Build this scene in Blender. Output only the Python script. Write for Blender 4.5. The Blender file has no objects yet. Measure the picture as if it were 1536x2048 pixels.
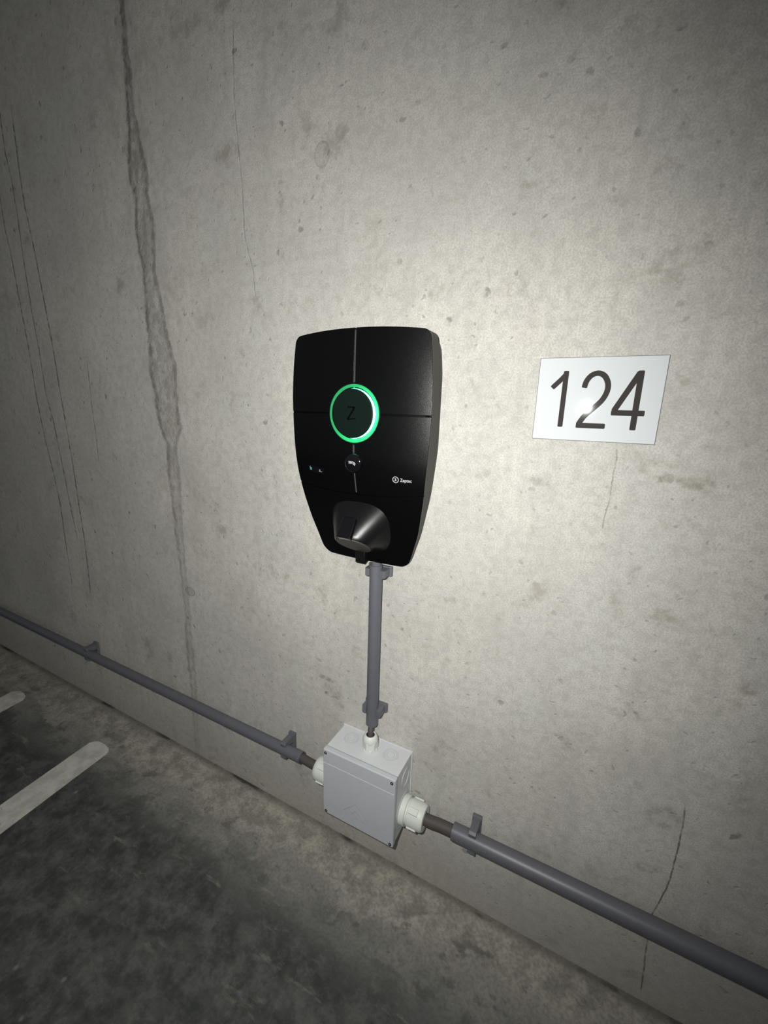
import bpy, bmesh, math, random
from mathutils import Vector, Matrix, Euler
random.seed(4)
C = bpy.context.scene.collection
SC = bpy.context.scene
PI = math.pi

# ------------------------------------------------------------------ camera
Z0 = 1.004                                   # floor is z = 0, wall is the plane y = 0
cam_d = bpy.data.cameras.new('camera'); cam = bpy.data.objects.new('camera', cam_d); C.objects.link(cam)
cam.location = (0.08983, -0.63806, Z0 - 0.0767)
cam.rotation_euler = (1.3363908, -0.0303546, 0.4767824)
cam_d.sensor_fit = 'HORIZONTAL'; cam_d.sensor_width = 36.0; cam_d.lens = 841.33 * 36 / 1536
cam_d.clip_start = 0.01
SC.camera = cam

# ------------------------------------------------------------------ world: a dark underground garage
w = bpy.data.worlds.new('world'); SC.world = w; w.use_nodes = True
w.node_tree.nodes['Background'].inputs[0].default_value = (0.97, 1.0, 0.99, 1)
w.node_tree.nodes['Background'].inputs[1].default_value = 0.095

# ------------------------------------------------------------------ phone torch next to the lens
fl = bpy.data.lights.new('phone_flash', 'SPOT'); flo = bpy.data.objects.new('phone_flash', fl); C.objects.link(flo)
fl.energy = 34.5; fl.color = (1.0, 0.99, 0.95); fl.spot_size = math.radians(151); fl.spot_blend = 1.0
fl.shadow_soft_size = 0.003
flo.location = (0.038, -0.645, Z0 - 0.051)
aim = cam.rotation_euler.to_matrix() @ Vector((-0.215, -0.055, -1.0))
flo.rotation_euler = aim.to_track_quat('-Z', 'Y').to_euler()

SC.view_settings.view_transform = 'Standard'; SC.view_settings.look = 'None'
SC.view_settings.gamma = 1.0; SC.view_settings.use_curve_mapping = False
SC.view_settings.exposure = 0.0

# ------------------------------------------------------------------ node helpers
class NT:
    def __init__(s, name, rough=0.6, col=(0.5, 0.5, 0.5), spec=0.5, metal=0.0):
        s.m = bpy.data.materials.new(name); s.m.use_nodes = True
        s.t = s.m.node_tree; s.N = s.t.nodes; s.b = s.N['Principled BSDF']
        s.b.inputs['Base Color'].default_value = (*col, 1); s.b.inputs['Roughness'].default_value = rough
        s.b.inputs['Specular IOR Level'].default_value = spec; s.b.inputs['Metallic'].default_value = metal
        s._tc = None
    def put(s, sock, v):
        if hasattr(v, 'is_output'): s.t.links.new(v, sock)
        elif isinstance(v, tuple) and len(v) == 3 and sock.type == 'RGBA': sock.default_value = (*v, 1)
        else: sock.default_value = v
    def coord(s):
        if s._tc is None: s._tc = s.N.new('ShaderNodeTexCoord').outputs['Object']
        return s._tc
    def math(s, op, a, b=0.0, c=0.0, clamp=False):
        n = s.N.new('ShaderNodeMath'); n.operation = op; n.use_clamp = clamp
        s.put(n.inputs[0], a); s.put(n.inputs[1], b); s.put(n.inputs[2], c); return n.outputs[0]
    def rng(s, v, a, b, c=0.0, d=1.0, smooth=True):
        n = s.N.new('ShaderNodeMapRange'); n.interpolation_type = 'SMOOTHSTEP' if smooth else 'LINEAR'
        for i, q in enumerate((v, a, b, c, d)): s.put(n.inputs[i], q)
        return n.outputs[0]
    def noise(s, scale, detail=4.0, rough=0.55, vec=None, dist=0.0):
        n = s.N.new('ShaderNodeTexNoise'); n.inputs['Scale'].default_value = scale; n.inputs['Detail'].default_value = detail
        n.inputs['Roughness'].default_value = rough; n.inputs['Distortion'].default_value = dist
        s.put(n.inputs['Vector'], vec if vec is not None else s.coord()); return n.outputs['Fac']
    def voro(s, scale, vec=None, rnd=1.0):
        n = s.N.new('ShaderNodeTexVoronoi'); n.inputs['Scale'].default_value = scale; n.inputs['Randomness'].default_value = rnd
        s.put(n.inputs['Vector'], vec if vec is not None else s.coord()); return n.outputs['Distance']
    def mapping(s, scale=(1, 1, 1), loc=(0, 0, 0), rot=(0, 0, 0)):
        n = s.N.new('ShaderNodeMapping'); s.put(n.inputs['Vector'], s.coord())
        n.inputs['Scale'].default_value = scale; n.inputs['Location'].default_value = loc; n.inputs['Rotation'].default_value = rot
        return n.outputs[0]
    def mix(s, f, a, b, mode='MIX'):
        n = s.N.new('ShaderNodeMix'); n.data_type = 'RGBA'; n.blend_type = mode
        s.put(n.inputs['Factor'], f); s.put(n.inputs[6], a); s.put(n.inputs[7], b); return n.outputs[2]
    def xyz(s, v=None):
        n = s.N.new('ShaderNodeSeparateXYZ'); s.put(n.inputs[0], v if v is not None else s.coord()); return n.outputs
    def curve(s, t, pts):
        n = s.N.new('ShaderNodeFloatCurve'); c = n.mapping.curves[0]
        while len(c.points) < len(pts): c.points.new(0.5, 0.5)
        for q, (a, b) in zip(c.points, sorted(pts)): q.location = (a, b); q.handle_type = 'VECTOR'
        n.mapping.update(); s.put(n.inputs['Value'], t); return n.outputs[0]
    def bump(s, h, strength=0.3, dist=0.002):
        n = s.N.new('ShaderNodeBump'); n.inputs['Strength'].default_value = strength; n.inputs['Distance'].default_value = dist
        s.put(n.inputs['Height'], h); s.t.links.new(n.outputs[0], s.b.inputs['Normal']); return n
    def base(s, c): s.put(s.b.inputs['Base Color'], c)

def plastic(name, col, rough, spec=0.5, grain=0.0, gscale=900, var=0.06):
    m = NT(name, rough, col, spec)
    n = m.noise(40, 3)
    m.base(m.mix(n, tuple(c * (1 - var) for c in col), tuple(min(1, c * (1 + var)) for c in col)))
    if grain: m.bump(m.noise(gscale, 2), grain, 0.0006)
    return m.m
def emit(name, col, strength, basec=(0.02, 0.05, 0.03), rough=0.3):
    m = NT(name, rough, basec)
    m.b.inputs['Emission Color'].default_value = (*col, 1); m.b.inputs['Emission Strength'].default_value = strength
    return m.m

def ring_emit(name, col, lo, hi, cz):
    m = NT(name, 0.3, (0.02, 0.05, 0.03))
    X, Y, Z = m.xyz()
    ang = m.math('ARCTAN2', m.math('SUBTRACT', Z, cz), X)
    k = m.math('COSINE', m.math('ADD', ang, 0.45))
    m.b.inputs['Emission Color'].default_value = (*col, 1)
    m.put(m.b.inputs['Emission Strength'], m.rng(k, -0.9, 0.95, lo, hi))
    return m.m

# ------------------------------------------------------------------ wall material: cast concrete
def wall_material():
    m = NT('cast_concrete', 0.88, spec=0.25)
    X, Y, Z = m.xyz()
    big = m.noise(2.2, 5, 0.55); med = m.noise(6, 8, 0.66); fine = m.noise(70, 6, 0.65); grit = m.noise(420, 3, 0.6)
    streak = m.noise(1.0, 5, 0.6, vec=m.mapping((26, 26, 2.2)))
    c = m.mix(m.rng(big, 0.35, 0.66), (0.500, 0.492, 0.462), (0.605, 0.590, 0.545))
    tint = m.noise(5.0, 4, 0.6, vec=m.mapping((1, 1, 1), (11, 4, 2)))
    c = m.mix(m.rng(tint, 0.50, 0.66, 0.0, 0.40), c, (0.585, 0.545, 0.500))
    c = m.mix(m.rng(tint, 0.48, 0.34, 0.0, 0.35), c, (0.525, 0.535, 0.505))
    c = m.mix(m.rng(med, 0.44, 0.66, 0.0, 0.62), c, (0.440, 0.430, 0.400))
    c = m.mix(m.rng(streak, 0.50, 0.72, 0.0, 0.36), c, (0.40, 0.392, 0.365))
    # rusty and grey smudges with outlines of their own
    sm = m.math('MULTIPLY', m.rng(m.noise(13, 10, 0.74), 0.54, 0.68), m.rng(m.noise(3.1, 2), 0.33, 0.52))
    c = m.mix(m.math('MULTIPLY', sm, 0.85), c, (0.300, 0.278, 0.238))
    sm2 = m.rng(m.noise(34, 8, 0.72, vec=m.mapping((1, 1, 0.8), (7, 3, 1))), 0.63, 0.76)
    c = m.mix(m.math('MULTIPLY', sm2, 0.70), c, (0.25, 0.235, 0.205))
    lt = m.rng(m.noise(1.0, 4, 0.6, vec=m.mapping((30, 30, 7), (2, 5, 9))), 0.63, 0.74)
    c = m.mix(m.math('MULTIPLY', lt, 0.35), c, (0.70, 0.68, 0.63))
    c = m.mix(m.rng(fine, 0.58, 0.36, 0.0, 0.38), c, (0.34, 0.33, 0.305))
    c = m.mix(m.rng(grit, 0.60, 0.38, 0.0, 0.42), c, (0.30, 0.29, 0.265))
    # blow holes
    dn = m.N.new('ShaderNodeVectorMath'); dn.operation = 'ADD'
    nn = m.N.new('ShaderNodeTexNoise'); nn.inputs['Scale'].default_value = 60; m.put(nn.inputs['Vector'], m.coord())
    sc_ = m.N.new('ShaderNodeVectorMath'); sc_.operation = 'SCALE'; m.put(sc_.inputs[0], nn.outputs['Color']); sc_.inputs['Scale'].default_value = 0.020
    m.put(dn.inputs[0], m.coord()); m.put(dn.inputs[1], sc_.outputs[0])
    pit = m.rng(m.voro(17, dn.outputs[0]), 0.115, 0.045)
    pit2 = m.rng(m.voro(46, dn.outputs[0]), 0.15, 0.06)
    pits = m.math('MAXIMUM', pit, m.math('MULTIPLY', pit2, 0.7))
    c = m.mix(m.math('MULTIPLY', m.math('MULTIPLY', pits, m.rng(m.noise(7, 3), 0.42, 0.62, 0.25, 0.75)), 0.95), c, (0.19, 0.18, 0.16))
    # dirt climbing the foot of the wall
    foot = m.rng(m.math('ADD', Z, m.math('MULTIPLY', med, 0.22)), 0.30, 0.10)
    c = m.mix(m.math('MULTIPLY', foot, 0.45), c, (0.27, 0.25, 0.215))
    gn = m.rng(m.noise(55, 5), 0.40, 0.58)
    wob = m.math('MULTIPLY', m.math('SUBTRACT', m.noise(30, 8, 0.78), 0.5), 0.032)
    wobs = m.math('MULTIPLY', m.math('SUBTRACT', m.noise(60, 3, 0.6), 0.5), 0.006)
    groove = None
    def line(pts, width, amount, wobble, brk):
        nonlocal c, groove
        xs = [a for a, b in pts]; zs = [b for a, b in pts]
        z0, z1 = min(zs), max(zs); x0, x1 = min(xs) - 0.02, max(xs) + 0.02
        t = m.math('DIVIDE', m.math('SUBTRACT', Z, z0), z1 - z0)
        cx = m.math('MULTIPLY_ADD', m.curve(t, [((b - z0) / (z1 - z0), (a - x0) / (x1 - x0)) for a, b in pts]), x1 - x0, x0)
        d = m.math('ABSOLUTE', m.math('ADD', m.math('SUBTRACT', X, cx), wobble))
        k = m.math('MULTIPLY', m.rng(d, width, width * 0.25), m.math('MULTIPLY', m.rng(t, 0.0, 0.04), m.rng(t, 1.0, 0.94)))
        k = m.math('MULTIPLY', k, m.math('MULTIPLY_ADD', brk, 0.65, 0.35))
        c = m.mix(m.math('MULTIPLY', k, amount), c, (0.135, 0.13, 0.115))
        groove = k if groove is None else m.math('MAXIMUM', groove, k)
    A = [(-1.3656, 1.6), (-1.3649, 1.361), (-1.3537, 1.2967), (-1.3482, 1.1904), (-1.3402, 1.0783), (-1.338, 0.9333), (-1.3259, 0.8133), (-1.3097, 0.7299), (-1.2985, 0.6352), (-1.3005, 0.5168), (-1.3003, 0.3587)]
    B = [(-1.2978, 1.9), (-1.3052, 1.511), (-1.2963, 1.4594), (-1.2932, 1.3751), (-1.2967, 1.2978), (-1.2946, 1.1642), (-1.2871, 1.0572), (-1.2862, 0.9486), (-1.2688, 0.8754), (-1.2556, 0.7561), (-1.2459, 0.6463), (-1.2305, 0.5228)]
    Cc = [(-1.247, 1.6255), (-1.255, 1.4517), (-1.253, 1.3928), (-1.2399, 1.3063), (-1.2279, 1.1804), (-1.218, 1.0733), (-1.2147, 0.9722), (-1.2094, 0.8829), (-1.2018, 0.7702), (-1.2001, 0.6477), (-1.1961, 0.5288), (-1.2053, 0.3567)]
    D = [(-1.0718, 1.0325), (-1.0762, 0.9283), (-1.0748, 0.8561), (-1.0762, 0.7683)]
    E_ = [(-0.5395, 1.5447), (-0.5441, 1.4342), (-0.5394, 1.3667), (-0.5349, 1.3111), (-0.5331, 1.2256), (-0.5149, 1.1641), (-0.5136, 1.1214)]
    F = [(0.1082, 0.8919), (0.1087, 0.8676), (0.1081, 0.8338), (0.1076, 0.8199), (0.1065, 0.8058), (0.1054, 0.7773)]
    G = [(0.2621, 0.4021), (0.2658, 0.3686), (0.267, 0.3237), (0.2667, 0.2715), (0.2652, 0.2412), (0.2601, 0.2076), (0.2557, 0.1808), (0.2569, 0.1375), (0.2582, 0.1062), (0.2619, 0.0539), (0.2642, 0.0101)]
    line(A, 0.0040, 0.80, wobs, gn); line(B, 0.0038, 0.80, wobs, gn); line(Cc, 0.0042, 0.85, wobs, gn)
    line(D, 0.003, 0.45, wobs, gn); line(E_, 0.0022, 0.26, wobs, gn)
    line(F, 0.0011, 0.55, wobs, gn); line(G, 0.0016, 0.95, m.math('MULTIPLY', wobs, 0.5), gn)
    # ragged formwork joint
    S = [(-0.8142, 2.6), (-0.8142, 1.6564), (-0.8171, 1.5658), (-0.8172, 1.4776), (-0.8162, 1.4103), (-0.8087, 1.3305), (-0.8088, 1.2395), (-0.8043, 1.163), (-0.8, 1.1037), (-0.7919, 1.0221), (-0.7887, 0.9483), (-0.782, 0.8721), (-0.7839, 0.7928), (-0.7822, 0.7106), (-0.7838, 0.6122), (-0.7802, 0.5232), (-0.777, 0.4577), (-0.7803, 0.3325), (-0.7798, 0.2011), (-0.7856, 0.0)]
    HW = [(2.6, .002), (1.58, .002), (1.5, .006), (1.44, .012), (1.38, .026), (1.34, .017), (1.28, .025), (1.2, .016), (1.13, .024), (1.07, .028), (1.0, .040), (.95, .033), (.88, .034), (.84, .012), (.78, .016), (.70, .012), (.55, .007), (.4, .006), (.3, .009), (.15, .006), (0, .004)]
    AM = [(2.6, .95), (1.5, .95), (1.3, .85), (.9, .80), (.82, .65), (.6, .5), (.45, .35), (.3, .5), (.15, .35), (0, .2)]
    t = m.math('DIVIDE', Z, 2.6)
    cx = m.math('MULTIPLY_ADD', m.curve(t, [(b / 2.6, (a + 0.84) / 0.10) for a, b in S]), 0.10, -0.84)
    hw = m.math('MULTIPLY', m.curve(t, [(b / 2.6, a / 0.05) for b, a in HW]), 0.05)
    am = m.curve(t, [(b / 2.6, a) for b, a in AM])
    dx = m.math('ABSOLUTE', m.math('ADD', m.math('SUBTRACT', X, cx), wob))
    edge = m.rng(m.math('ABSOLUTE', m.math('SUBTRACT', dx, hw)), 0.0090, 0.0015)
    inside = m.rng(m.math('SUBTRACT', dx, hw), 0.004, -0.004)
    seam = m.math('MULTIPLY', m.math('MAXIMUM', m.math('MULTIPLY', edge, m.math('MULTIPLY_ADD', gn, 0.45, 0.55)), m.math('MULTIPLY', inside, m.math('MULTIPLY_ADD', gn, 0.35, 0.22))), am)
    c = m.mix(m.math('MULTIPLY', m.math('MULTIPLY', m.rng(dx, 0.10, 0.02, 0.0, 0.75), m.rng(m.noise(22, 8, 0.72, vec=m.mapping((1, 1, 0.5))), 0.44, 0.62)), am), c, (0.33, 0.315, 0.28))
    c = m.mix(m.math('MULTIPLY', seam, 0.85), c, (0.15, 0.142, 0.127))
    # single stains and plugs
    def spot(x, z, rx, rz, amt, ring=False, col=(0.16, 0.135, 0.105)):
        nonlocal c
        a = m.math('POWER', m.math('DIVIDE', m.math('SUBTRACT', m.math('ADD', X, m.math('MULTIPLY', wob, 0.2 if ring else 1.5)), x), rx), 2.0)
        b = m.math('POWER', m.math('DIVIDE', m.math('SUBTRACT', m.math('ADD', Z, m.math('MULTIPLY', wobs, 0.5 if ring else 2.6)), z), rz), 2.0)
        q = m.math('ADD', a, b)
        k = m.rng(m.math('ABSOLUTE', m.math('SUBTRACT', q, 1.0)), 0.35, 0.05) if ring else m.math('MULTIPLY', m.rng(q, 1.4, 0.2), m.math('MULTIPLY_ADD', gn, 0.85, 0.15))
        if ring: k = m.math('MAXIMUM', k, m.rng(q, 1.0, 0.9, 0.0, 0.45))
        c = m.mix(m.math('MULTIPLY', k, amt), c, col)
    spot(-0.3535, 0.3835, 0.024, 0.006, 0.55); spot(-0.3525, 0.3478, 0.009, 0.005, 0.9); spot(-0.330, 0.3465, 0.010, 0.004, 0.45)
    spot(-0.363, 1.3177, 0.014, 0.017, 0.30, True); spot(-0.7595, 0.4845, 0.016, 0.011, 0.55, True)
    spot(0.0169, 0.838, 0.016, 0.009, 0.35); spot(0.172, 0.855, 0.014, 0.006, 0.6); spot(0.205, 0.852, 0.020, 0.012, 0.40)
    spot(0.136, 0.6884, 0.010, 0.018, 0.30); spot(-0.1039, 0.6216, 0.016, 0.008, 0.35); spot(0.2992, 0.595, 0.012, 0.010, 0.45)
    spot(0.236, 0.26, 0.012, 0.010, 0.4); spot(0.243, 0.36, 0.022, 0.022, 0.35); spot(0.1675, 1.121, 0.008, 0.005, 0.6)
    spot(-0.3527, 1.128, 0.006, 0.005, 0.6); spot(-0.033, 1.333, 0.008, 0.004, 0.55); spot(0.152, 0.725, 0.009, 0.009, 0.3)
    spot(-0.065, 0.84, 0.012, 0.008, 0.25); spot(-0.105, 0.835, 0.008, 0.006, 0.25)
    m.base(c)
    h = m.math('ADD', m.math('MULTIPLY', fine, 0.5), m.math('MULTIPLY', grit, 0.25))
    h = m.math('SUBTRACT', h, m.math('MULTIPLY', pits, 0.8))
    h = m.math('SUBTRACT', h, m.math('MULTIPLY', m.math('MULTIPLY', edge, am), 1.2))
    h = m.math('ADD', h, m.math('MULTIPLY', m.math('MULTIPLY', inside, am), m.math('MULTIPLY_ADD', gn, 0.8, 0.5)))
    h = m.math('SUBTRACT', h, m.math('MULTIPLY', groove, 0.8))
    m.bump(h, 0.45, 0.0022)
    return m.m

def floor_material():
    m = NT('sealed_garage_floor', 0.8, spec=0.3)
    X, Y, Z = m.xyz()
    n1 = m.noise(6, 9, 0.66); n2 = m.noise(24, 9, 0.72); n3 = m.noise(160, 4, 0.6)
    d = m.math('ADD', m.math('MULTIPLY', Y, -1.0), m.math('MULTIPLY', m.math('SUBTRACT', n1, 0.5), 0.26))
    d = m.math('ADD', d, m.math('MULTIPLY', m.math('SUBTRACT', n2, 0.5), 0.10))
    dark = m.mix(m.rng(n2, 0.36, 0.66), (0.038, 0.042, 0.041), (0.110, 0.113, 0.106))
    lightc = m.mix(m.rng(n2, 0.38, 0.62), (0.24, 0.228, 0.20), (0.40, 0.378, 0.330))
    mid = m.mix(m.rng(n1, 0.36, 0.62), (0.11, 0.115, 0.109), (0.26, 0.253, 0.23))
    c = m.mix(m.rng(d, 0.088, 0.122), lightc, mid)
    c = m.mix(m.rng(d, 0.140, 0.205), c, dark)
    # scuffs and dried splashes
    st = m.rng(m.noise(1.0, 6, 0.65, vec=m.mapping((9, 34, 1), rot=(0, 0, 0.5))), 0.58, 0.68)
    c = m.mix(m.math('MULTIPLY', st, m.rng(d, 0.45, 0.08, 0.12, 0.55)), c, (0.30, 0.28, 0.24))
    ds = m.rng(m.noise(1.0, 6, 0.65, vec=m.mapping((14, 22, 1), loc=(3, 1, 0))), 0.55, 0.63)
    c = m.mix(m.math('MULTIPLY', ds, m.rng(d, 0.02, 0.09, 0.15, 0.55)), c, (0.075, 0.075, 0.070))
    sp = m.rng(m.voro(22, m.mapping((1, 1, 1), (0, 0, .31))), 0.13, 0.03)
    c = m.mix(m.math('MULTIPLY', sp, m.rng(m.noise(5, 2), 0.5, 0.65, 0.0, 0.6)), c, (0.27, 0.255, 0.23))
    c = m.mix(m.rng(n3, 0.58, 0.38, 0.0, 0.25), c, (0.05, 0.05, 0.048))
    # dirt in the corner under the wall
    c = m.mix(m.math('MULTIPLY', m.rng(m.math('ADD', Y, m.math('MULTIPLY', n2, 0.03)), -0.006, 0.012), 0.6), c, (0.10, 0.092, 0.078))
    gap = m.math('MULTIPLY', m.rng(m.math('ADD', Y, m.math('MULTIPLY', n2, 0.022)), 0.000, 0.006), m.rng(m.noise(4, 4, 0.6), 0.50, 0.58))
    c = m.mix(m.math('MULTIPLY', gap, 0.85), c, (0.03, 0.028, 0.025))
    m.base(c)
    m.put(m.b.inputs['Roughness'], m.rng(n1, 0.3, 0.7, 0.62, 0.9))
    m.bump(m.math('ADD', m.math('MULTIPLY', n2, 1.0), m.math('MULTIPLY', n3, 0.35)), 0.35, 0.003)
    return m.m

def paint_material():
    m = NT('road_marking_paint', 0.7)
    n = m.noise(30, 7, 0.65)
    c = m.mix(m.rng(n, 0.38, 0.62), (0.46, 0.45, 0.41), (0.60, 0.59, 0.545))
    c = m.mix(m.rng(m.noise(90, 6, 0.7), 0.60, 0.70, 0.0, 0.6), c, (0.20, 0.195, 0.18))
    m.base(c); m.bump(n, 0.3, 0.001)
    return m.m

M = dict(
    wall=wall_material(), floor=floor_material(), paint=paint_material(),
    black=plastic('black_matt_plastic', (0.0015, 0.0015, 0.0019), 0.29, 0.32, 0.25, 1400),
    blackside=plastic('black_side_plastic', (0.036, 0.034, 0.030), 0.55, 0.4, 0.1, 900),
    socket=plastic('black_socket_plastic', (0.005, 0.005, 0.0055), 0.30, 0.42, 0.2, 1400),
    flap=plastic('dark_grey_flap', (0.045, 0.040, 0.038), 0.6, 0.4),
    gloss=plastic('black_gloss_plastic', (0.004, 0.004, 0.005), 0.08, 0.6),
    glint=plastic('grey_glint', (0.055, 0.055, 0.058), 0.4, 0.5),  # glint in the charger's vertical joint, put in as a grey colour
    print=plastic('pale_grey_print', (0.42, 0.42, 0.43), 0.6),
    dim=plastic('dim_grey_print', (0.22, 0.22, 0.22), 0.6),
    zmark=plastic('gloss_mark', (0.0008, 0.0008, 0.0008), 0.5, 0.08),
    ringhot=ring_emit('led_ring_core', (0.10, 1.0, 0.48), 0.6, 22.0, 0.2545),
    ring=ring_emit('led_ring_outer', (0.0, 0.86, 0.22), 0.45, 1.05, 0.2545),
    oled=emit('display_glyph', (0.25, 0.75, 0.8), 0.45),
    disc=plastic('black_button_disc', (0.004, 0.009, 0.007), 0.32, 0.25, 0.15, 1400),
    grey=plastic('dark_grey_pvc', (0.112, 0.115, 0.132), 0.42, 0.5, 0.08, 500),
    cable=plastic('brown_grey_cable', (0.070, 0.062, 0.060), 0.62, 0.35, 0.1, 500),
    box=plastic('light_grey_box', (0.57, 0.585, 0.60), 0.5, 0.4, 0.08, 900, 0.03),
    lid=plastic('light_grey_lid_shaded', (0.47, 0.49, 0.52), 0.55, 0.4, 0.12, 1100, 0.04),  # darker than the body: the front's shade is put into the lid colour
    gland=plastic('off_white_gland', (0.62, 0.645, 0.60), 0.45, 0.45, 0.05, 500, 0.04),
    knock=plastic('knockout_ring', (0.46, 0.475, 0.49), 0.5, 0.4),
    seal=plastic('black_rubber', (0.01, 0.01, 0.01), 0.7, 0.3),
    emboss=plastic('embossed_mark', (0.34, 0.355, 0.37), 0.6, 0.3),
    signwhite=plastic('white_laminate', (0.595, 0.63, 0.645), 0.030, 0.5, 0.0, 1, 0.01),
    signedge=plastic('dark_laminate_edge', (0.06, 0.055, 0.05), 0.5),
    signink=plastic('dark_digit_ink', (0.046, 0.041, 0.040), 0.030, 0.5, 0.0, 1, 0.15),
)

# ------------------------------------------------------------------ mesh helpers
def obj(name, vf, mat, parent=None, smooth=False, bevel=0.0, segs=2, angle=35):
    v, f = vf
    me = bpy.data.meshes.new(name); me.from_pydata([tuple(q) for q in v], [], f); me.validate()
    bm = bmesh.new(); bm.from_mesh(me); bmesh.ops.remove_doubles(bm, verts=bm.verts, dist=1e-6)
    bmesh.ops.recalc_face_normals(bm, faces=bm.faces); bm.to_mesh(me); bm.free()
    me.materials.append(mat)
    o = bpy.data.objects.new(name, me); C.objects.link(o)
    if parent: o.parent = parent
    if smooth:
        me.shade_smooth()
        me.set_sharp_from_angle(angle=math.radians(angle))
    if bevel:
        b = o.modifiers.new('bevel', 'BEVEL'); b.width = bevel; b.segments = segs; b.limit_method = 'ANGLE'; b.angle_limit = math.radians(35)
        b.harden_normals = False
    return o
def empty(name, loc, label, cat, group=None):
    o = bpy.data.objects.new(name, None); o.empty_display_size = 0.05; C.objects.link(o); o.location = loc
    tag(o, label, cat, group); return o
def tag(o, label=None, cat=None, group=None, kind=None):
    if label: o['label'] = label
    if cat: o['category'] = cat
    if group: o['group'] = group
    if kind: o['kind'] = kind
    return o
def box(x0, x1, y0, y1, z0, z1):
    v = [(x, y, z) for x in (x0, x1) for y in (y0, y1) for z in (z0, z1)]
    f = [(0, 1, 3, 2), (4, 6, 7, 5), (0, 4, 5, 1), (2, 3, 7, 6), (0, 2, 6, 4), (1, 5, 7, 3)]
    return v, f
def join(*parts):
    V, F = [], []
    for v, f in parts:
        n = len(V); V += list(v); F += [tuple(i + n for i in q) for q in f]
    return V, F
def prism(poly, place, d0, d1):
    """poly in 2D, extruded; place(a, b, d) -> 3D"""
    n = len(poly)
    v = [place(a, b, d0) for a, b in poly] + [place(a, b, d1) for a, b in poly]
    f = [tuple(range(n)), tuple(range(2 * n - 1, n - 1, -1))] + [(i, (i + 1) % n, n + (i + 1) % n, n + i) for i in range(n)]
    return v, f
def lathe(prof, axis, origin, seg=48, phase=0.0, closed=False):
    """prof: (s along axis, radius)"""
    a = Vector(axis).normalized(); o = Vector(origin)
    u = a.orthogonal().normalized(); w_ = a.cross(u)
    if abs(a.z) < 0.9: u = Vector((0, 0, 1)); u = (u - a * u.dot(a)).normalized(); w_ = a.cross(u)
    v, f = [], []
    for s, r in prof:
        for k in range(seg):
            t = 2 * PI * k / seg + phase
            v.append(o + a * s + (u * math.cos(t) + w_ * math.sin(t)) * r)
    n = len(prof)
    for i in range(n - 1):
        for k in range(seg):
            k2 = (k + 1) % seg
            f.append((i * seg + k, i * seg + k2, (i + 1) * seg + k2, (i + 1) * seg + k))
    if closed:
        for k in range(seg):
            k2 = (k + 1) % seg
            f.append(((n - 1) * seg + k, (n - 1) * seg + k2, k2, k))
    else:
        f.append(tuple(range(seg))); f.append(tuple((n - 1) * seg + k for k in range(seg)))
    return v, f
def tube(pts, r, seg=24, cap=True, rin=None):
    pts = [Vector(q) for q in pts]; v, f = [], []
    up = Vector((0, 1, 0.01)).normalized()
    for i, q in enumerate(pts):
        d = (pts[min(i + 1, len(pts) - 1)] - pts[max(i - 1, 0)]).normalized()
        u = (up - d * up.dot(d)).normalized(); w_ = d.cross(u)
        for k in range(seg):
            t = 2 * PI * k / seg; v.append(q + (u * math.cos(t) + w_ * math.sin(t)) * r)
    for i in range(len(pts) - 1):
        for k in range(seg):
            k2 = (k + 1) % seg; f.append((i * seg + k, i * seg + k2, (i + 1) * seg + k2, (i + 1) * seg + k))
    if cap: f.append(tuple(range(seg))); f.append(tuple((len(pts) - 1) * seg + k for k in range(seg)))
    return v, f
def pipe(p0, p1, r, wall_t=0.0018, seg=40):
    """open ended hollow pipe"""
    p0, p1 = Vector(p0), Vector(p1); L = (p1 - p0).length
    return lathe([(0, r), (L, r), (L, r - wall_t), (0, r - wall_t)], p1 - p0, p0, seg, closed=True)
def stroke(pts, wd, roundcap=0, closed=False):
    """outline polygon of a 2D polyline with mitred joints"""
    P = [Vector(q) for q in pts]; n = len(P); L, R = [], []
    for i in range(n):
        if closed: a, b = P[(i - 1) % n], P[(i + 1) % n]; d0 = (P[i] - a).normalized(); d1 = (b - P[i]).normalized()
        else:
            d0 = (P[i] - P[i - 1]).normalized() if i else (P[1] - P[0]).normalized()
            d1 = (P[i + 1] - P[i]).normalized() if i < n - 1 else d0
        n0 = Vector((-d0.y, d0.x)); n1 = Vector((-d1.y, d1.x)); mm = (n0 + n1)
        mm = mm.normalized() if mm.length > 1e-6 else n0
        k = min(1 / max(0.2, mm.dot(n0)), 2.6) * wd / 2
        L.append(P[i] + mm * k); R.append(P[i] - mm * k)
    return L, R
def ribbon(pts, wd, place, d0, d1, soft=0.0):
    P = [Vector(q) for q in pts]
    L, R = stroke(P, wd)
    poly = L + R[::-1]
    if soft:                                              # lightly rounded stroke ends
        def cap(c, d):
            nn = Vector((-d.y, d.x)); h = wd / 2
            return [c + nn * h - d * soft, c + nn * (h - soft * 0.3) - d * soft * 0.3, c + nn * (h - soft), c - nn * (h - soft), c - nn * (h - soft * 0.3) - d * soft * 0.3, c - nn * h - d * soft]
        de = (P[-1] - P[-2]).normalized(); ds = (P[0] - P[1]).normalized()
        poly = L[1:-1] + cap(P[-1], de) + R[1:-1][::-1] + cap(P[0], ds)
    n = len(L)
    if soft: return prism([tuple(q) for q in poly], place, d0, d1)
    parts = []
    for i in range(n - 1):
        parts.append(prism([tuple(L[i]), tuple(L[i + 1]), tuple(R[i + 1]), tuple(R[i])], place, d0, d1))
    return join(*parts)
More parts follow.
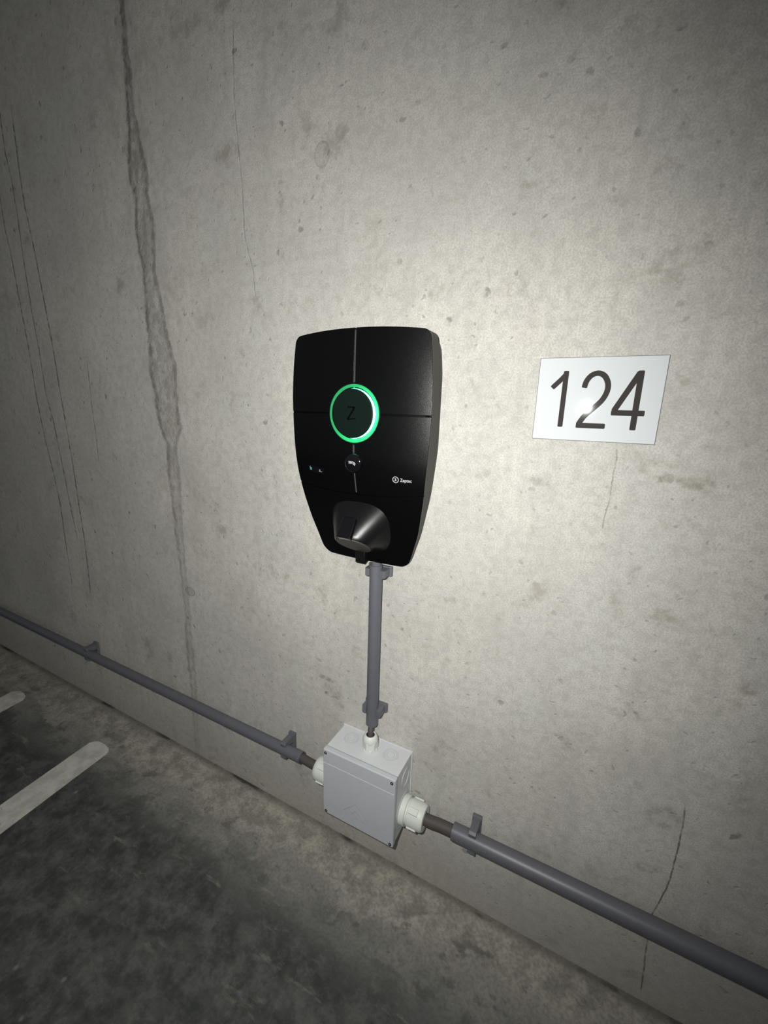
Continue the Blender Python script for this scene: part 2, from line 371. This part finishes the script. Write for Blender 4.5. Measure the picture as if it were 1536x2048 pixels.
def smooth_curve(pts, n=8):
    P = [Vector(q) for q in pts]; out = []
    for i in range(len(P) - 1):
        p0, p1, p2, p3 = P[max(i - 1, 0)], P[i], P[i + 1], P[min(i + 2, len(P) - 1)]
        for k in range(n):
            t = k / n
            out.append(0.5 * ((2 * p1) + (p2 - p0) * t + (2 * p0 - 5 * p1 + 4 * p2 - p3) * t * t + (3 * p1 - p0 - 3 * p2 + p3) * t ** 3))
    out.append(P[-1]); return out
def interp(tab, x):
    if x <= tab[0][0]: return tab[0][1]
    for (a, b), (c, d) in zip(tab, tab[1:]):
        if x <= c:
            t = (x - a) / (c - a); return b + (d - b) * t
    return tab[-1][1]
def sinterp(tab, x):
    """smooth (Catmull-Rom) table lookup"""
    if x <= tab[0][0]: return tab[0][1]
    if x >= tab[-1][0]: return tab[-1][1]
    for i in range(len(tab) - 1):
        if x <= tab[i + 1][0]:
            (x1, y1), (x2, y2) = tab[i], tab[i + 1]
            x0, y0 = tab[i - 1] if i else (2 * x1 - x2, 2 * y1 - y2)
            x3, y3 = tab[i + 2] if i + 2 < len(tab) else (2 * x2 - x1, 2 * y2 - y1)
            h = x2 - x1; t = (x - x1) / h
            m1 = (y2 - y0) / (x2 - x0) * h; m2 = (y3 - y1) / (x3 - x1) * h
            return (2 * t ** 3 - 3 * t * t + 1) * y1 + (t ** 3 - 2 * t * t + t) * m1 + (-2 * t ** 3 + 3 * t * t) * y2 + (t ** 3 - t * t) * m2

# ------------------------------------------------------------------ the setting
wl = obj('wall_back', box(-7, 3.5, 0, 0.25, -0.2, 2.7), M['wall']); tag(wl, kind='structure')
fo = obj('floor', box(-7, 3.5, -5, 0.0, -0.2, 0), M['floor']); tag(fo, kind='structure')

# painted bay lines
def marking(c, label):
    poly = [(x, y) for x, y in c]
    # rounded, slightly ragged end
    o = obj('painted_line', prism(poly, lambda a, b, d: (a, b, d), 0.0002, 0.0016), M['paint'])
    tag(o, label, 'floor marking', 'white painted lines on the garage floor')
def bay_line(ax, bx, ay, dx, length, label):
    pts = [(ax + 0.006, ay - 0.008), (ax + 0.016, ay - 0.001), (ax + 0.04, ay + 0.001), (bx - 0.014, ay - 0.002), (bx - 0.004, ay - 0.009)]
    rr = random.Random(int(abs(ax) * 100))
    n = 14
    right = [(bx + dx * length * k / n + rr.uniform(-.0015, .0015), ay - 0.016 - length * k / n) for k in range(n + 1)]
    left = [(ax + dx * length * k / n + rr.uniform(-.0015, .0015), ay - 0.016 - length * k / n) for k in range(n + 1)]
    marking(pts + right + left[::-1], label)
bay_line(-1.074, -0.994, -0.1035, 0.095, 2.2, 'wide white painted line on the floor, the nearer one to the camera')
bay_line(-1.516, -1.440, -0.1035, 0.13, 2.2, 'white painted line on the floor, the farther one at the left edge')

# ------------------------------------------------------------------ charger
AX = -0.2635
ch = empty('charging_station', (AX, 0, Z0 - 0.336), 'black shield shaped wall charger with a glowing green ring', 'charger')
ZB = -0.336                                   # local z = z - ZB
HWT = [(-.345, .076), (-.333, .083), (-.322, .0893), (-.300, .0965), (-.272, .1053), (-.240, .1120), (-.207, .1178), (-.168, .1222), (-.130, .1253), (-.080, .1270), (-.055, .1272), (-.010, .1245), (.030, .1200), (.050, .1180)]
EDT = [(-.345, .0115), (-.333, .0130), (-.300, .0190), (-.272, .0250), (-.240, .0330), (-.207, .0400), (-.180, .0450), (-.150, .0475), (-.08, .0485), (0, .0480), (.05, .0465)]
def hw(z): return sinterp(HWT, z)
def edge_d(z): return sinterp(EDT, z)
def bulge(z): return interp([(-.345, .003), (-.215, .006), (-.15, .0083), (.05, .0083)], z)
def surf(x, z): return edge_d(z) + bulge(z) * (1 - min(1.0, abs(x / hw(z)) ** 2.8))
def rc(u, k, wdt):
    a = max(0.0, abs(u) - (1 - wdt)) / wdt
    return k * (1 - math.sqrt(max(0.0, 1 - a * a)))
def ztop(u): return 0.0452 - 0.0070 * u * u - rc(u, 0.011, 0.085)
def zbot(u): return -0.3365 + 0.0010 * u * u + rc(u, 0.012, 0.13)
def zdiv(u): return -0.2128 + 0.0105 * u * u
def slab(u0, u1, zlo, zhi, front, back, nu=28, nv=28, hws=None):
    hf = hws or hw
    us = [u0 + (u1 - u0) * (0.5 - 0.5 * math.cos(PI * i / nu)) for i in range(nu + 1)]
    def grid(df):
        g = []
        for i, u in enumerate(us):
            lo, hi = zlo(u), zhi(u)
            for j in range(nv + 1):
                z = lo + (hi - lo) * j / nv; x = u * hf(z); g.append((x, -df(x, z), z - ZB))
        return g
    a, b = grid(front), grid(back); n = len(a); W_ = nv + 1; f = []
    for i in range(nu):
        for j in range(nv):
            q = (i * W_ + j, i * W_ + j + 1, (i + 1) * W_ + j + 1, (i + 1) * W_ + j); f.append(q); f.append(tuple(n + k for k in q[::-1]))
    ring = [i * W_ for i in range(nu + 1)] + [nu * W_ + j for j in range(1, nv + 1)] + [i * W_ + nv for i in range(nu - 1, -1, -1)] + [j for j in range(nv - 1, 0, -1)]
    for k in range(len(ring)):
        p, q = ring[k], ring[(k + 1) % len(ring)]; f.append((p, q, n + q, n + p))
    return a + b, f
def hwback(z): return min(hw(z) - 0.0030, 0.1225 - 0.46 * max(0, z - 0.010))
obj('back_plate', slab(-1, 1, lambda u: zbot(u) + .003, lambda u: ztop(u) - .002, lambda x, z: 0.42 * edge_d(z), lambda x, z: 0.0, 24, 40, hwback), M['blackside'], ch, True)
obj('cover', slab(-1, 1, zbot, ztop, lambda x, z: surf(x, z) - 0.0042, lambda x, z: 0.40 * edge_d(z), 30, 44, lambda z: hw(z) - 0.0004), M['blackside'], ch, True)
obj('inner_frame', slab(-1, 1, lambda u: zbot(u) + .002, lambda u: ztop(u) - .002, lambda x, z: surf(x, z) - (0.0022 if abs(x) < hw(z) - 0.0045 else 0.0005), lambda x, z: surf(x, z) - 0.0045, 30, 44, lambda z: hw(z) - 0.0008), M['zmark'], ch, True)
g = 0.0013; ZG = -0.0818
gu = g / 0.125
fr = lambda x, z: surf(x, z); bk = lambda x, z: surf(x, z) - 0.0040
for (u0, u1, lo, hi) in ((-1, -gu, lambda u: ZG + g, ztop), (gu, 1, lambda u: ZG + g, ztop),
                         (-1, -gu, lambda u: zdiv(u) + g * .8, lambda u: ZG - g), (gu, 1, lambda u: zdiv(u) + g * .8, lambda u: ZG - g)):
    obj('front_panel', slab(u0, u1, lo, hi, fr, bk), M['black'], ch, True, 0.0009, 2)
obj('lower_panel', slab(-1, 1, zbot, lambda u: zdiv(u) - g * .8, lambda x, z: surf(x, z), bk, 40, 28), M['black'], ch, True, 0.0009, 2)
# pale strips in the vertical joint, painting the glint of the groove in grey
for z0, z1 in ((-0.034, 0.042), (-0.143, -0.130), (-0.209, -0.176)):
    n = 10
    v, f = [], []
    for i in range(n + 1):
        z = z0 + (z1 - z0) * i / n
        for x, d in ((-.0010, -.0005), (.0010, -.0005), (.0009, -.004), (-.0009, -.004)): v.append((x, -(surf(0, z) + d), z - ZB))
    for i in range(n):
        for k in range(4): f.append((i * 4 + k, i * 4 + (k + 1) % 4, i * 4 + 4 + (k + 1) % 4, i * 4 + 4 + k))
    f += [(0, 1, 2, 3), (n * 4, n * 4 + 1, n * 4 + 2, n * 4 + 3)]
    obj('glint_strip', (v, f), M['glint'], ch)
# status ring and its button disc
RC = (0.0, 0.0, -0.0815 - ZB); ny = (0, -1, 0)
obj('ring_housing', lathe([(.050, .0468), (.0570, .0468), (.0575, .0463), (.0575, .0453), (.0560, .0449), (.050, .0449)], ny, RC, 96, closed=True), M['gloss'], ch, True)
ro = obj('light_ring', lathe([(.052, .0448), (.0574, .0448), (.0571, .0428), (.0568, .0404), (.0562, .0386), (.052, .0386)], ny, RC, 96, closed=True), M['ring'], ch, True); tag(ro, 'green glowing ring')
rh = obj('light_ring_core', lathe([(.052, .0385), (.0560, .0385), (.0600, .0380), (.0616, .0376), (.0616, .0371), (.052, .0371)], ny, RC, 96, closed=True), M['ringhot'], ro, True)
bd = obj('button', lathe([(.052, .0370), (.0616, .0370), (.0617, .0377), (.0622, .0377), (.0626, .0370), (.0628, .034), (.0630, .018), (.0630, .0005)], ny, RC, 96), M['disc'], ch, True)
def on(dep):                                  # place on the face: a = x, b = z (about the wall origin), d = offset
    return lambda a, b, d: (a, -(dep + d), b - ZB)
pl = on(0.0630)
z_ = join(ribbon([(-.0085, -.0715), (.0050, -.0715)], .0022, pl, 0, .0004), ribbon([(.0050, -.0715), (-.0075, -.0900)], .0030, pl, 0, .0004), ribbon([(-.0085, -.0905), (.0068, -.0885)], .0020, pl, 0, .0004))
obj('letter_mark', z_, M['zmark'], bd)
# card reader
CR = (0, 0, -0.1590 - ZB)
rd = obj('card_reader', lathe([(.050, .0150), (.0572, .0150), (.0584, .0140), (.0592, .0118), (.0596, .008), (.0597, .0004)], ny, CR, 64), M['gloss'], ch, True)
obj('reader_rim', lathe([(.050, .0160), (.0566, .0160), (.0572, .0156), (.0570, .0151), (.050, .0151)], ny, CR, 64, closed=True), M['black'], rd, True)
pl = on(0.0596)
icon = [ribbon([(-.0066 + k * .0022, -.1560 + k * .0000), (-.0058 + k * .0022, -.1580), (-.0062 + k * .0022, -.1600)], .0013, pl, 0, .0003) for k in range(3)]
icon += [ribbon([(-.0002, -.1566), (.0030, -.1580), (.0056, -.1606)], .0015, pl, 0, .0003), ribbon([(.0002, -.1590), (.0026, -.1604), (.0046, -.1624)], .0012, pl, 0, .0003), ribbon([(.0030, -.1580), (.0046, -.1575)], .0010, pl, 0, .0003)]
obj('contactless_symbol', join(*icon), M['print'], rd)
# small display
def srf(a, b, d): return (a, -(surf(a, b) + d), b - ZB)
dp = obj('display', prism([(-.0925, -.1705), (-.0610, -.1735), (-.0610, -.1835), (-.0925, -.1805)], srf, -0.001, 0.0004), M['gloss'], ch)
gl = [ribbon(q, .0011, srf, .0003, .0007) for q in ([(-.0905, -.1718), (-.0905, -.1775)], [(-.0905, -.1775), (-.0875, -.1778)], [(-.0880, -.1740), (-.0880, -.1778)], [(-.0898, -.1750), (-.0882, -.1750)])]
obj('display_glyph', join(*gl), M['oled'], dp)
gl = [ribbon(q, .0010, srf, .0003, .0007) for q in ([(-.0705, -.1765), (-.0690, -.1765)], [(-.0705, -.1765), (-.0705, -.1798)], [(-.0690, -.1765), (-.0690, -.1798)], [(-.0712, -.1800), (-.0680, -.1800)], [(-.0668, -.1795), (-.0650, -.1800)])]
obj('display_glyph', join(*gl), M['dim'], dp)
# maker's mark on the lower right panel
def circle(cx, cz, r, n=28): return [(cx + r * math.cos(2 * PI * k / n), cz + r * math.sin(2 * PI * k / n)) for k in range(n + 1)]
cm = (0.0738, -0.1797)
lg = [ribbon(circle(*cm, .0047), .0010, srf, 0, .0004)]
lg += [ribbon([(cm[0] - .0016, cm[1] + .0018), (cm[0] + .0012, cm[1] + .0018)], .0009, srf, 0, .0004), ribbon([(cm[0] + .0012, cm[1] + .0018), (cm[0] - .0014, cm[1] - .0016)], .0010, srf, 0, .0004), ribbon([(cm[0] - .0016, cm[1] - .0018), (cm[0] + .0018, cm[1] - .0014)], .0009, srf, 0, .0004)]
obj('logo_symbol', join(*lg), M['print'], ch)
def text_mesh(txt, size, off=0.0):
    cu = bpy.data.curves.new('t', 'FONT'); cu.body = txt; cu.size = size; cu.offset = off; cu.resolution_u = 4
    o = bpy.data.objects.new('t', cu); C.objects.link(o)
    dg = bpy.context.evaluated_depsgraph_get(); me = bpy.data.meshes.new_from_object(o.evaluated_get(dg))
    v = [tuple(q.co) for q in me.vertices]; f = [tuple(q.vertices) for q in me.polygons]
    bpy.data.objects.remove(o); bpy.data.curves.remove(cu); bpy.data.meshes.remove(me); return v, f
v, f = text_mesh('Zaptec', 0.0076, 0.00008)
x1 = max(q[0] for q in v); k = 0.0190 / x1
obj('logo_lettering', ([srf(0.0812 + a * k, -0.1822 + b, 0.0004) for a, b, _ in v], f), M['print'], ch)

# socket: a cone leaning down and out of the lower panel
al = math.radians(55)
FC = Vector((0.0, -0.052, -0.2975)); FN = Vector((0, -math.cos(al), -math.sin(al))); FU = Vector((0, -math.sin(al), math.cos(al))); FR = 0.0340
N_ = 72; v, f = [], []
def face_pt(t, r, s=0.0): return FC + Vector((1, 0, 0)) * (r * math.sin(t)) + FU * (r * math.cos(t)) + FN * s
def base_pt(t):
    s, c = math.sin(t), math.cos(t); e = 2 / 2.7
    x = 0.0585 * math.copysign(abs(s) ** e, s); z = -0.2700 + (0.0460 if c > 0 else 0.050) * math.copysign(abs(c) ** e, c)
    return Vector((x, -(surf(x, z) - 0.0015), z))
rows = []
for r_ in range(11):
    q = r_ / 10
    rows.append([base_pt(2 * PI * k / N_).lerp(face_pt(2 * PI * k / N_, FR), q) + Vector((0, -0.0012 * math.sin(q * PI), 0)) for k in range(N_)])
rows.append([face_pt(2 * PI * k / N_, FR - 0.0006, 0.0007) for k in range(N_)])
rows.append([face_pt(2 * PI * k / N_, FR - 0.0022, 0.0007) for k in range(N_)])
rows.append([face_pt(2 * PI * k / N_, FR - 0.0026, -0.0020) for k in range(N_)])
for r_ in rows: v += [(a.x, a.y, a.z - ZB) for a in r_]
for i in range(len(rows) - 1):
    for k in range(N_):
        k2 = (k + 1) % N_; f.append((i * N_ + k, i * N_ + k2, (i + 1) * N_ + k2, (i + 1) * N_ + k))
f.append(tuple((len(rows) - 1) * N_ + k for k in range(N_)))
so = obj('socket_housing', (v, f), M['socket'], ch, True, angle=50)
rows = [[face_pt(2 * PI * k / N_, r, s) for k in range(N_)] for r, s in ((FR - .0028, -.002), (FR - .0028, .0020), (FR - .0040, .0030), (0.001, .0030))]
v = [(a.x, a.y, a.z - ZB) for r_ in rows for a in r_]; f = []
for i in range(3):
    for k in range(N_):
        k2 = (k + 1) % N_; f.append((i * N_ + k, i * N_ + k2, (i + 1) * N_ + k2, (i + 1) * N_ + k))
f.append(tuple(range(N_)))
obj('socket_flap', (v, f), M['flap'], so, True)
def oriented(pts8): 
    return [(a.x, a.y, a.z - ZB) for a in pts8], [(0, 1, 3, 2), (4, 6, 7, 5), (0, 4, 5, 1), (2, 3, 7, 6), (0, 2, 6, 4), (1, 5, 7, 3)]
# hinge block on the ridge of the cone
tp = face_pt(0, FR); rb = base_pt(0).lerp(tp, 0.50)
dr = (tp - rb).normalized(); nr = Vector((0, dr.z, -dr.y)); nr = nr if nr.y < 0 else -nr
pts = [tp + dr * e * 1.0 + Vector((sx, 0, 0)) + nr * h if e > 0 else rb + Vector((sx, 0, 0)) + nr * h for sx in (-.0125, .0125) for e in (0, 0.0035) for h in (-.004, 0.0075)]
obj('hinge_block', oriented(pts), M['gloss'], so, True, 0.0018, 3)
# latch under the flap
pts = [Vector((sx, y, z + (0.004 if y > -.02 else 0))) for sx in (-.0095, .0095) for y in (-.0300, -.0120) for z in (-.3385, -.3140)]
obj('latch_tab', oriented(pts), M['socket'], so, True, 0.001, 2)

# ------------------------------------------------------------------ number sign
SW, SH = 0.148, 0.1068
sg = empty('number_sign', (SW / 2, 0, Z0 - SH), 'white rectangular sign with the dark number 124 on the wall', 'sign')
P0 = (SW / 2, Z0 - SH)
obj('sign_plate', box(-SW / 2 - .0006, SW / 2 + .0006, -.0018, -.0001, -.0006, SH + .0006), M['signedge'], sg)
obj('sign_face', box(-SW / 2, SW / 2, -.0022, -.0016, 0, SH), M['signwhite'], sg, bevel=0.0002)
pl = lambda a, b, d: (a - SW / 2, -0.0021 - d, b + SH)
def digit(name, strokes, wd, soft=0.0012):
    obj(name, join(*[ribbon(s, wd, pl, 0, .0003 + .00004 * i, soft) for i, s in enumerate(strokes)]), M['signink'], sg)
digit('digit_one', [[(.0185, -.0385), (.0292, -.0272), (.0358, -.0190)], [(.0343, -.0165), (.0343, -.0897)]], .0065)
two = smooth_curve([(.0583, -.0382), (.0602, -.0295), (.0654, -.0224), (.0731, -.0199), (.0808, -.0236), (.0857, -.0330), (.0857, -.0432), (.0812, -.0540), (.0722, -.0645), (.0628, -.0748), (.0566, -.0862)], 6)
digit('digit_two', [two, [(.0540, -.0868), (.0893, -.0868)]], .0068)
digit('digit_four', [[(.1212, -.0172), (.1212, -.0905)], [(.1203, -.0190), (.0968, -.0672)], [(.0940, -.0692), (.1318, -.0692)]], .0070)

# ------------------------------------------------------------------ junction box
BX, BZ0, BZ1, BD = -0.233, Z0 - .860, Z0 - .710, 0.078
BHh = (BZ1 - BZ0)
bo = empty('junction_box', (BX, 0, BZ0), 'light grey plastic junction box low on the wall', 'junction box')
hx = 0.0775
obj('body', box(-hx + .001, hx - .001, -.0670, -.0025, .001, BHh - .001), M['box'], bo, bevel=.0015)
obj('back_flange', box(-hx - .0008, hx + .0008, -.0035, -.0001, -.0008, BHh + .0008), M['box'], bo, bevel=.0008)
ld = obj('lid', box(-hx, hx, -BD + .0006, -.0665, 0, BHh), M['lid'], bo, bevel=.0022, segs=3)
obj('lid_plate', box(-hx + .0012, hx - .0012, -BD, -BD + .003, .023, .120), M['lid'], ld, bevel=.0006)
obj('lid_seam', box(-hx + .0005, hx - .0005, -.0672, -.0660, .0005, BHh - .0005), M['emboss'], ld)
for sx, sz in ((-.0715, .1420), (.0708, .1423), (-.0705, .0055), (.0720, .0062)):
    s_ = obj('lid_screw', lathe([(.0765, .0030), (.0781, .0030), (.0781, .0014), (.0772, .0012)], ny, (sx, 0, sz), 16), M['seal'], ld)
# embossed warning mark
pe = lambda a, b, d: (a - .0005, -BD - d, b + .0750)
em = [ribbon(q, .0009, pe, -.0003, .0003) for q in ([(-.0290, -.0445), (-.0013, -.0178), (.0265, -.0445)], [(-.0112, -.0440), (-.0010, -.0329), (.0090, -.0430)], [(-.0036, -.0460), (.0044, -.0480)], [(.0100, -.0480), (.0200, -.0490)])]
obj('embossed_mark', join(*em), M['emboss'], ld)
# knock outs: two on the top, one on the right side
def rings(c, ax, rs):
    return join(*[lathe([(-.001, r), (.0004, r), (.0004, r - .0009), (-.001, r - .0009)], ax, c, 40, closed=True) for r in rs])
for x in (-.0435, .0435):
    obj('knockout', rings((x, -.0275, BHh - .001), (0, 0, 1), (.0150, .0122, .0080)), M['knock'], bo, True)
obj('knockout', rings((hx - .001, -.029, .116), (1, 0, 0), (.0190, .0155)), M['box'], bo, True)
obj('knockout', rings((hx - .001, -.034, .0470), (1, 0, 0), (.0330,)), M['box'], bo, True)
# cable glands
def gland_side(sgn):
    o = (sgn * (hx - .001), -.0330, .0470); ax = (sgn, 0, 0)
    gb = obj('cable_gland', lathe([(0, .0258), (.0012, .0268), (.0100, .0268), (.0110, .0260), (.0113, .0228), (.0155, .0228)], ax, o, 48), M['gland'], bo, True)
    obj('gland_nut', lathe([(.0145, .0240), (.0155, .0248), (.0360, .0246), (.0420, .0238), (.0455, .0215), (.0458, .0135), (.040, .0130), (.020, .0130)], ax, o, 48, closed=True), M['gland'], gb, True)
    for k in range(4):
        t = 2 * PI * k / 4 + 0.60; c, s = math.cos(t), math.sin(t)
        place = lambda a, b, d, c=c, s=s: (o[0] + sgn * d, o[1] + a * c - b * s, o[2] + a * s + b * c)
        obj('gland_rib', prism([(.023, -.0062), (.0266, -.0054), (.0266, .0054), (.023, .0062)], place, .0170, .0350), M['gland'], gb, bevel=.0006)
    obj('gland_seal', lathe([(.0380, .0134), (.0440, .0134), (.0440, .0100), (.0380, .0100)], ax, o, 32, closed=True), M['seal'], gb, True)
gland_side(1); gland_side(-1)
to = (.002, -.0335, BHh - .001)
gt = obj('cable_gland', lathe([(0, .0150), (.0060, .0150), (.0068, .0143)], (0, 0, 1), to, 6, 0.3), M['gland'], bo, False, .0008)
obj('gland_nut', lathe([(.0062, .0155), (.0200, .0155), (.0215, .0150)], (0, 0, 1), to, 6, 0.75), M['gland'], gt, False, .0010)
obj('gland_dome', lathe([(.0180, .0135), (.0222, .0148), (.0275, .0140), (.0320, .0118), (.0335, .0098), (.0330, .0082), (.0200, .0080)], (0, 0, 1), to, 40), M['gland'], gt, True)
obj('gland_seal', lathe([(.0290, .0084), (.0322, .0084), (.0322, .0060), (.0290, .0060)], (0, 0, 1), to, 32, closed=True), M['seal'], gt, True)

# ------------------------------------------------------------------ conduits, cables and clips
PY, PZ = -0.0305, Z0 - 0.8122
GZ = BZ0 + .0470
RR, RL, RV = 0.0153, 0.0122, 0.0114
VX, VY = -0.2352, -0.0215
c1 = obj('conduit', pipe((-0.058, PY, PZ), (3.3, PY, PZ), RR), M['grey'], None, True); tag(c1, 'thick dark grey conduit running from the box to the right edge', 'conduit', 'grey conduits on the wall')
c2 = obj('conduit', pipe((-0.399, PY, PZ), (-6.8, PY, PZ), RL), M['grey'], None, True); tag(c2, 'dark grey horizontal conduit running left from the box into the dark', 'conduit', 'grey conduits on the wall')
c3 = obj('conduit', pipe((VX, VY, Z0 - 0.664), (VX, VY, Z0 - 0.3385), RV), M['grey'], None, True); tag(c3, 'vertical grey conduit dropping from the charger to the box', 'conduit', 'grey conduits on the wall')
def cable(pts, r, label):
    o = obj('cable', tube(smooth_curve(pts, 6), r), M['cable'], None, True); tag(o, label, 'cable', 'cables entering the junction box')
gx = BX + hx
cable([(gx + .036, -.0330, GZ), (gx + .055, -.0330, GZ), (-0.075, PY - .001, PZ), (0.02, PY, PZ), (0.10, PY, PZ)], .0110, 'thick dark cable between right gland and thick conduit')
gx = BX - hx
cable([(gx - .036, -.0330, GZ), (gx - .055, -.0330, GZ), (-0.415, PY, PZ), (-0.50, PY, PZ), (-0.56, PY, PZ)], .0092, 'dark cable between left gland and left conduit')
cable([(BX + .002, -.0335, BZ1 + .022), (BX + .0015, -.0325, BZ1 + .036), (VX, VY - .001, Z0 - .655), (VX, VY, Z0 - .62), (VX, VY, Z0 - .56)], .0056, 'thin dark cable entering the gland on top of the box')

def clip(label, origin, along, r, axis_d, wd):
    ox, oz = origin
    if along == 'x': place = lambda a, b, d: (d, -b, a)
    else: place = lambda a, b, d: (a, -b, d)
    root = empty('conduit_clip', (ox, 0, oz), label, 'clip', 'grey conduit clips')
    base = [(-(r + .0120), .0001), (-(r + .0120), .0060), (-(r + .0085), .0075), (r + .0085, .0075), (r + .0120, .0060), (r + .0120, .0001)]
    obj('base', prism(base, place, -wd / 2 - .002, wd / 2 + .002), M['grey'], root, bevel=.0006)
    for s in (-1, 1):
        arm = [(s * (r + .0085), .0070), (s * (r + .0085), axis_d + r * .30), (s * (r + .0055), axis_d + r * .60), (s * (r * .90), axis_d + r * .52)]
        for k in range(9):
            t = math.radians(30 - 95 * k / 8); arm.append((s * r * 1.01 * math.cos(t), axis_d + r * 1.01 * math.sin(t)))
        arm.append((s * r * .35, .0070))
        obj('arm', prism(arm, place, -wd / 2, wd / 2), M['grey'], root, bevel=.0007)
clip('grey clip holding the left conduit, far left of the picture', (-1.205, PZ), 'x', RL, -PY, .016)
clip('grey clip on the left conduit just beside the box', (-0.447, PZ), 'x', RL, -PY, .013)
clip('grey clip on the thick right conduit beside the gland', (-0.022, PZ), 'x', RR, -PY, .013)
clip('grey clip on the vertical conduit just above the box', (VX, Z0 - 0.634), 'z', RV, -VY, .014)
clip('grey clip on the vertical conduit just under the charger', (VX, Z0 - 0.3530), 'z', RV, -VY, .014)
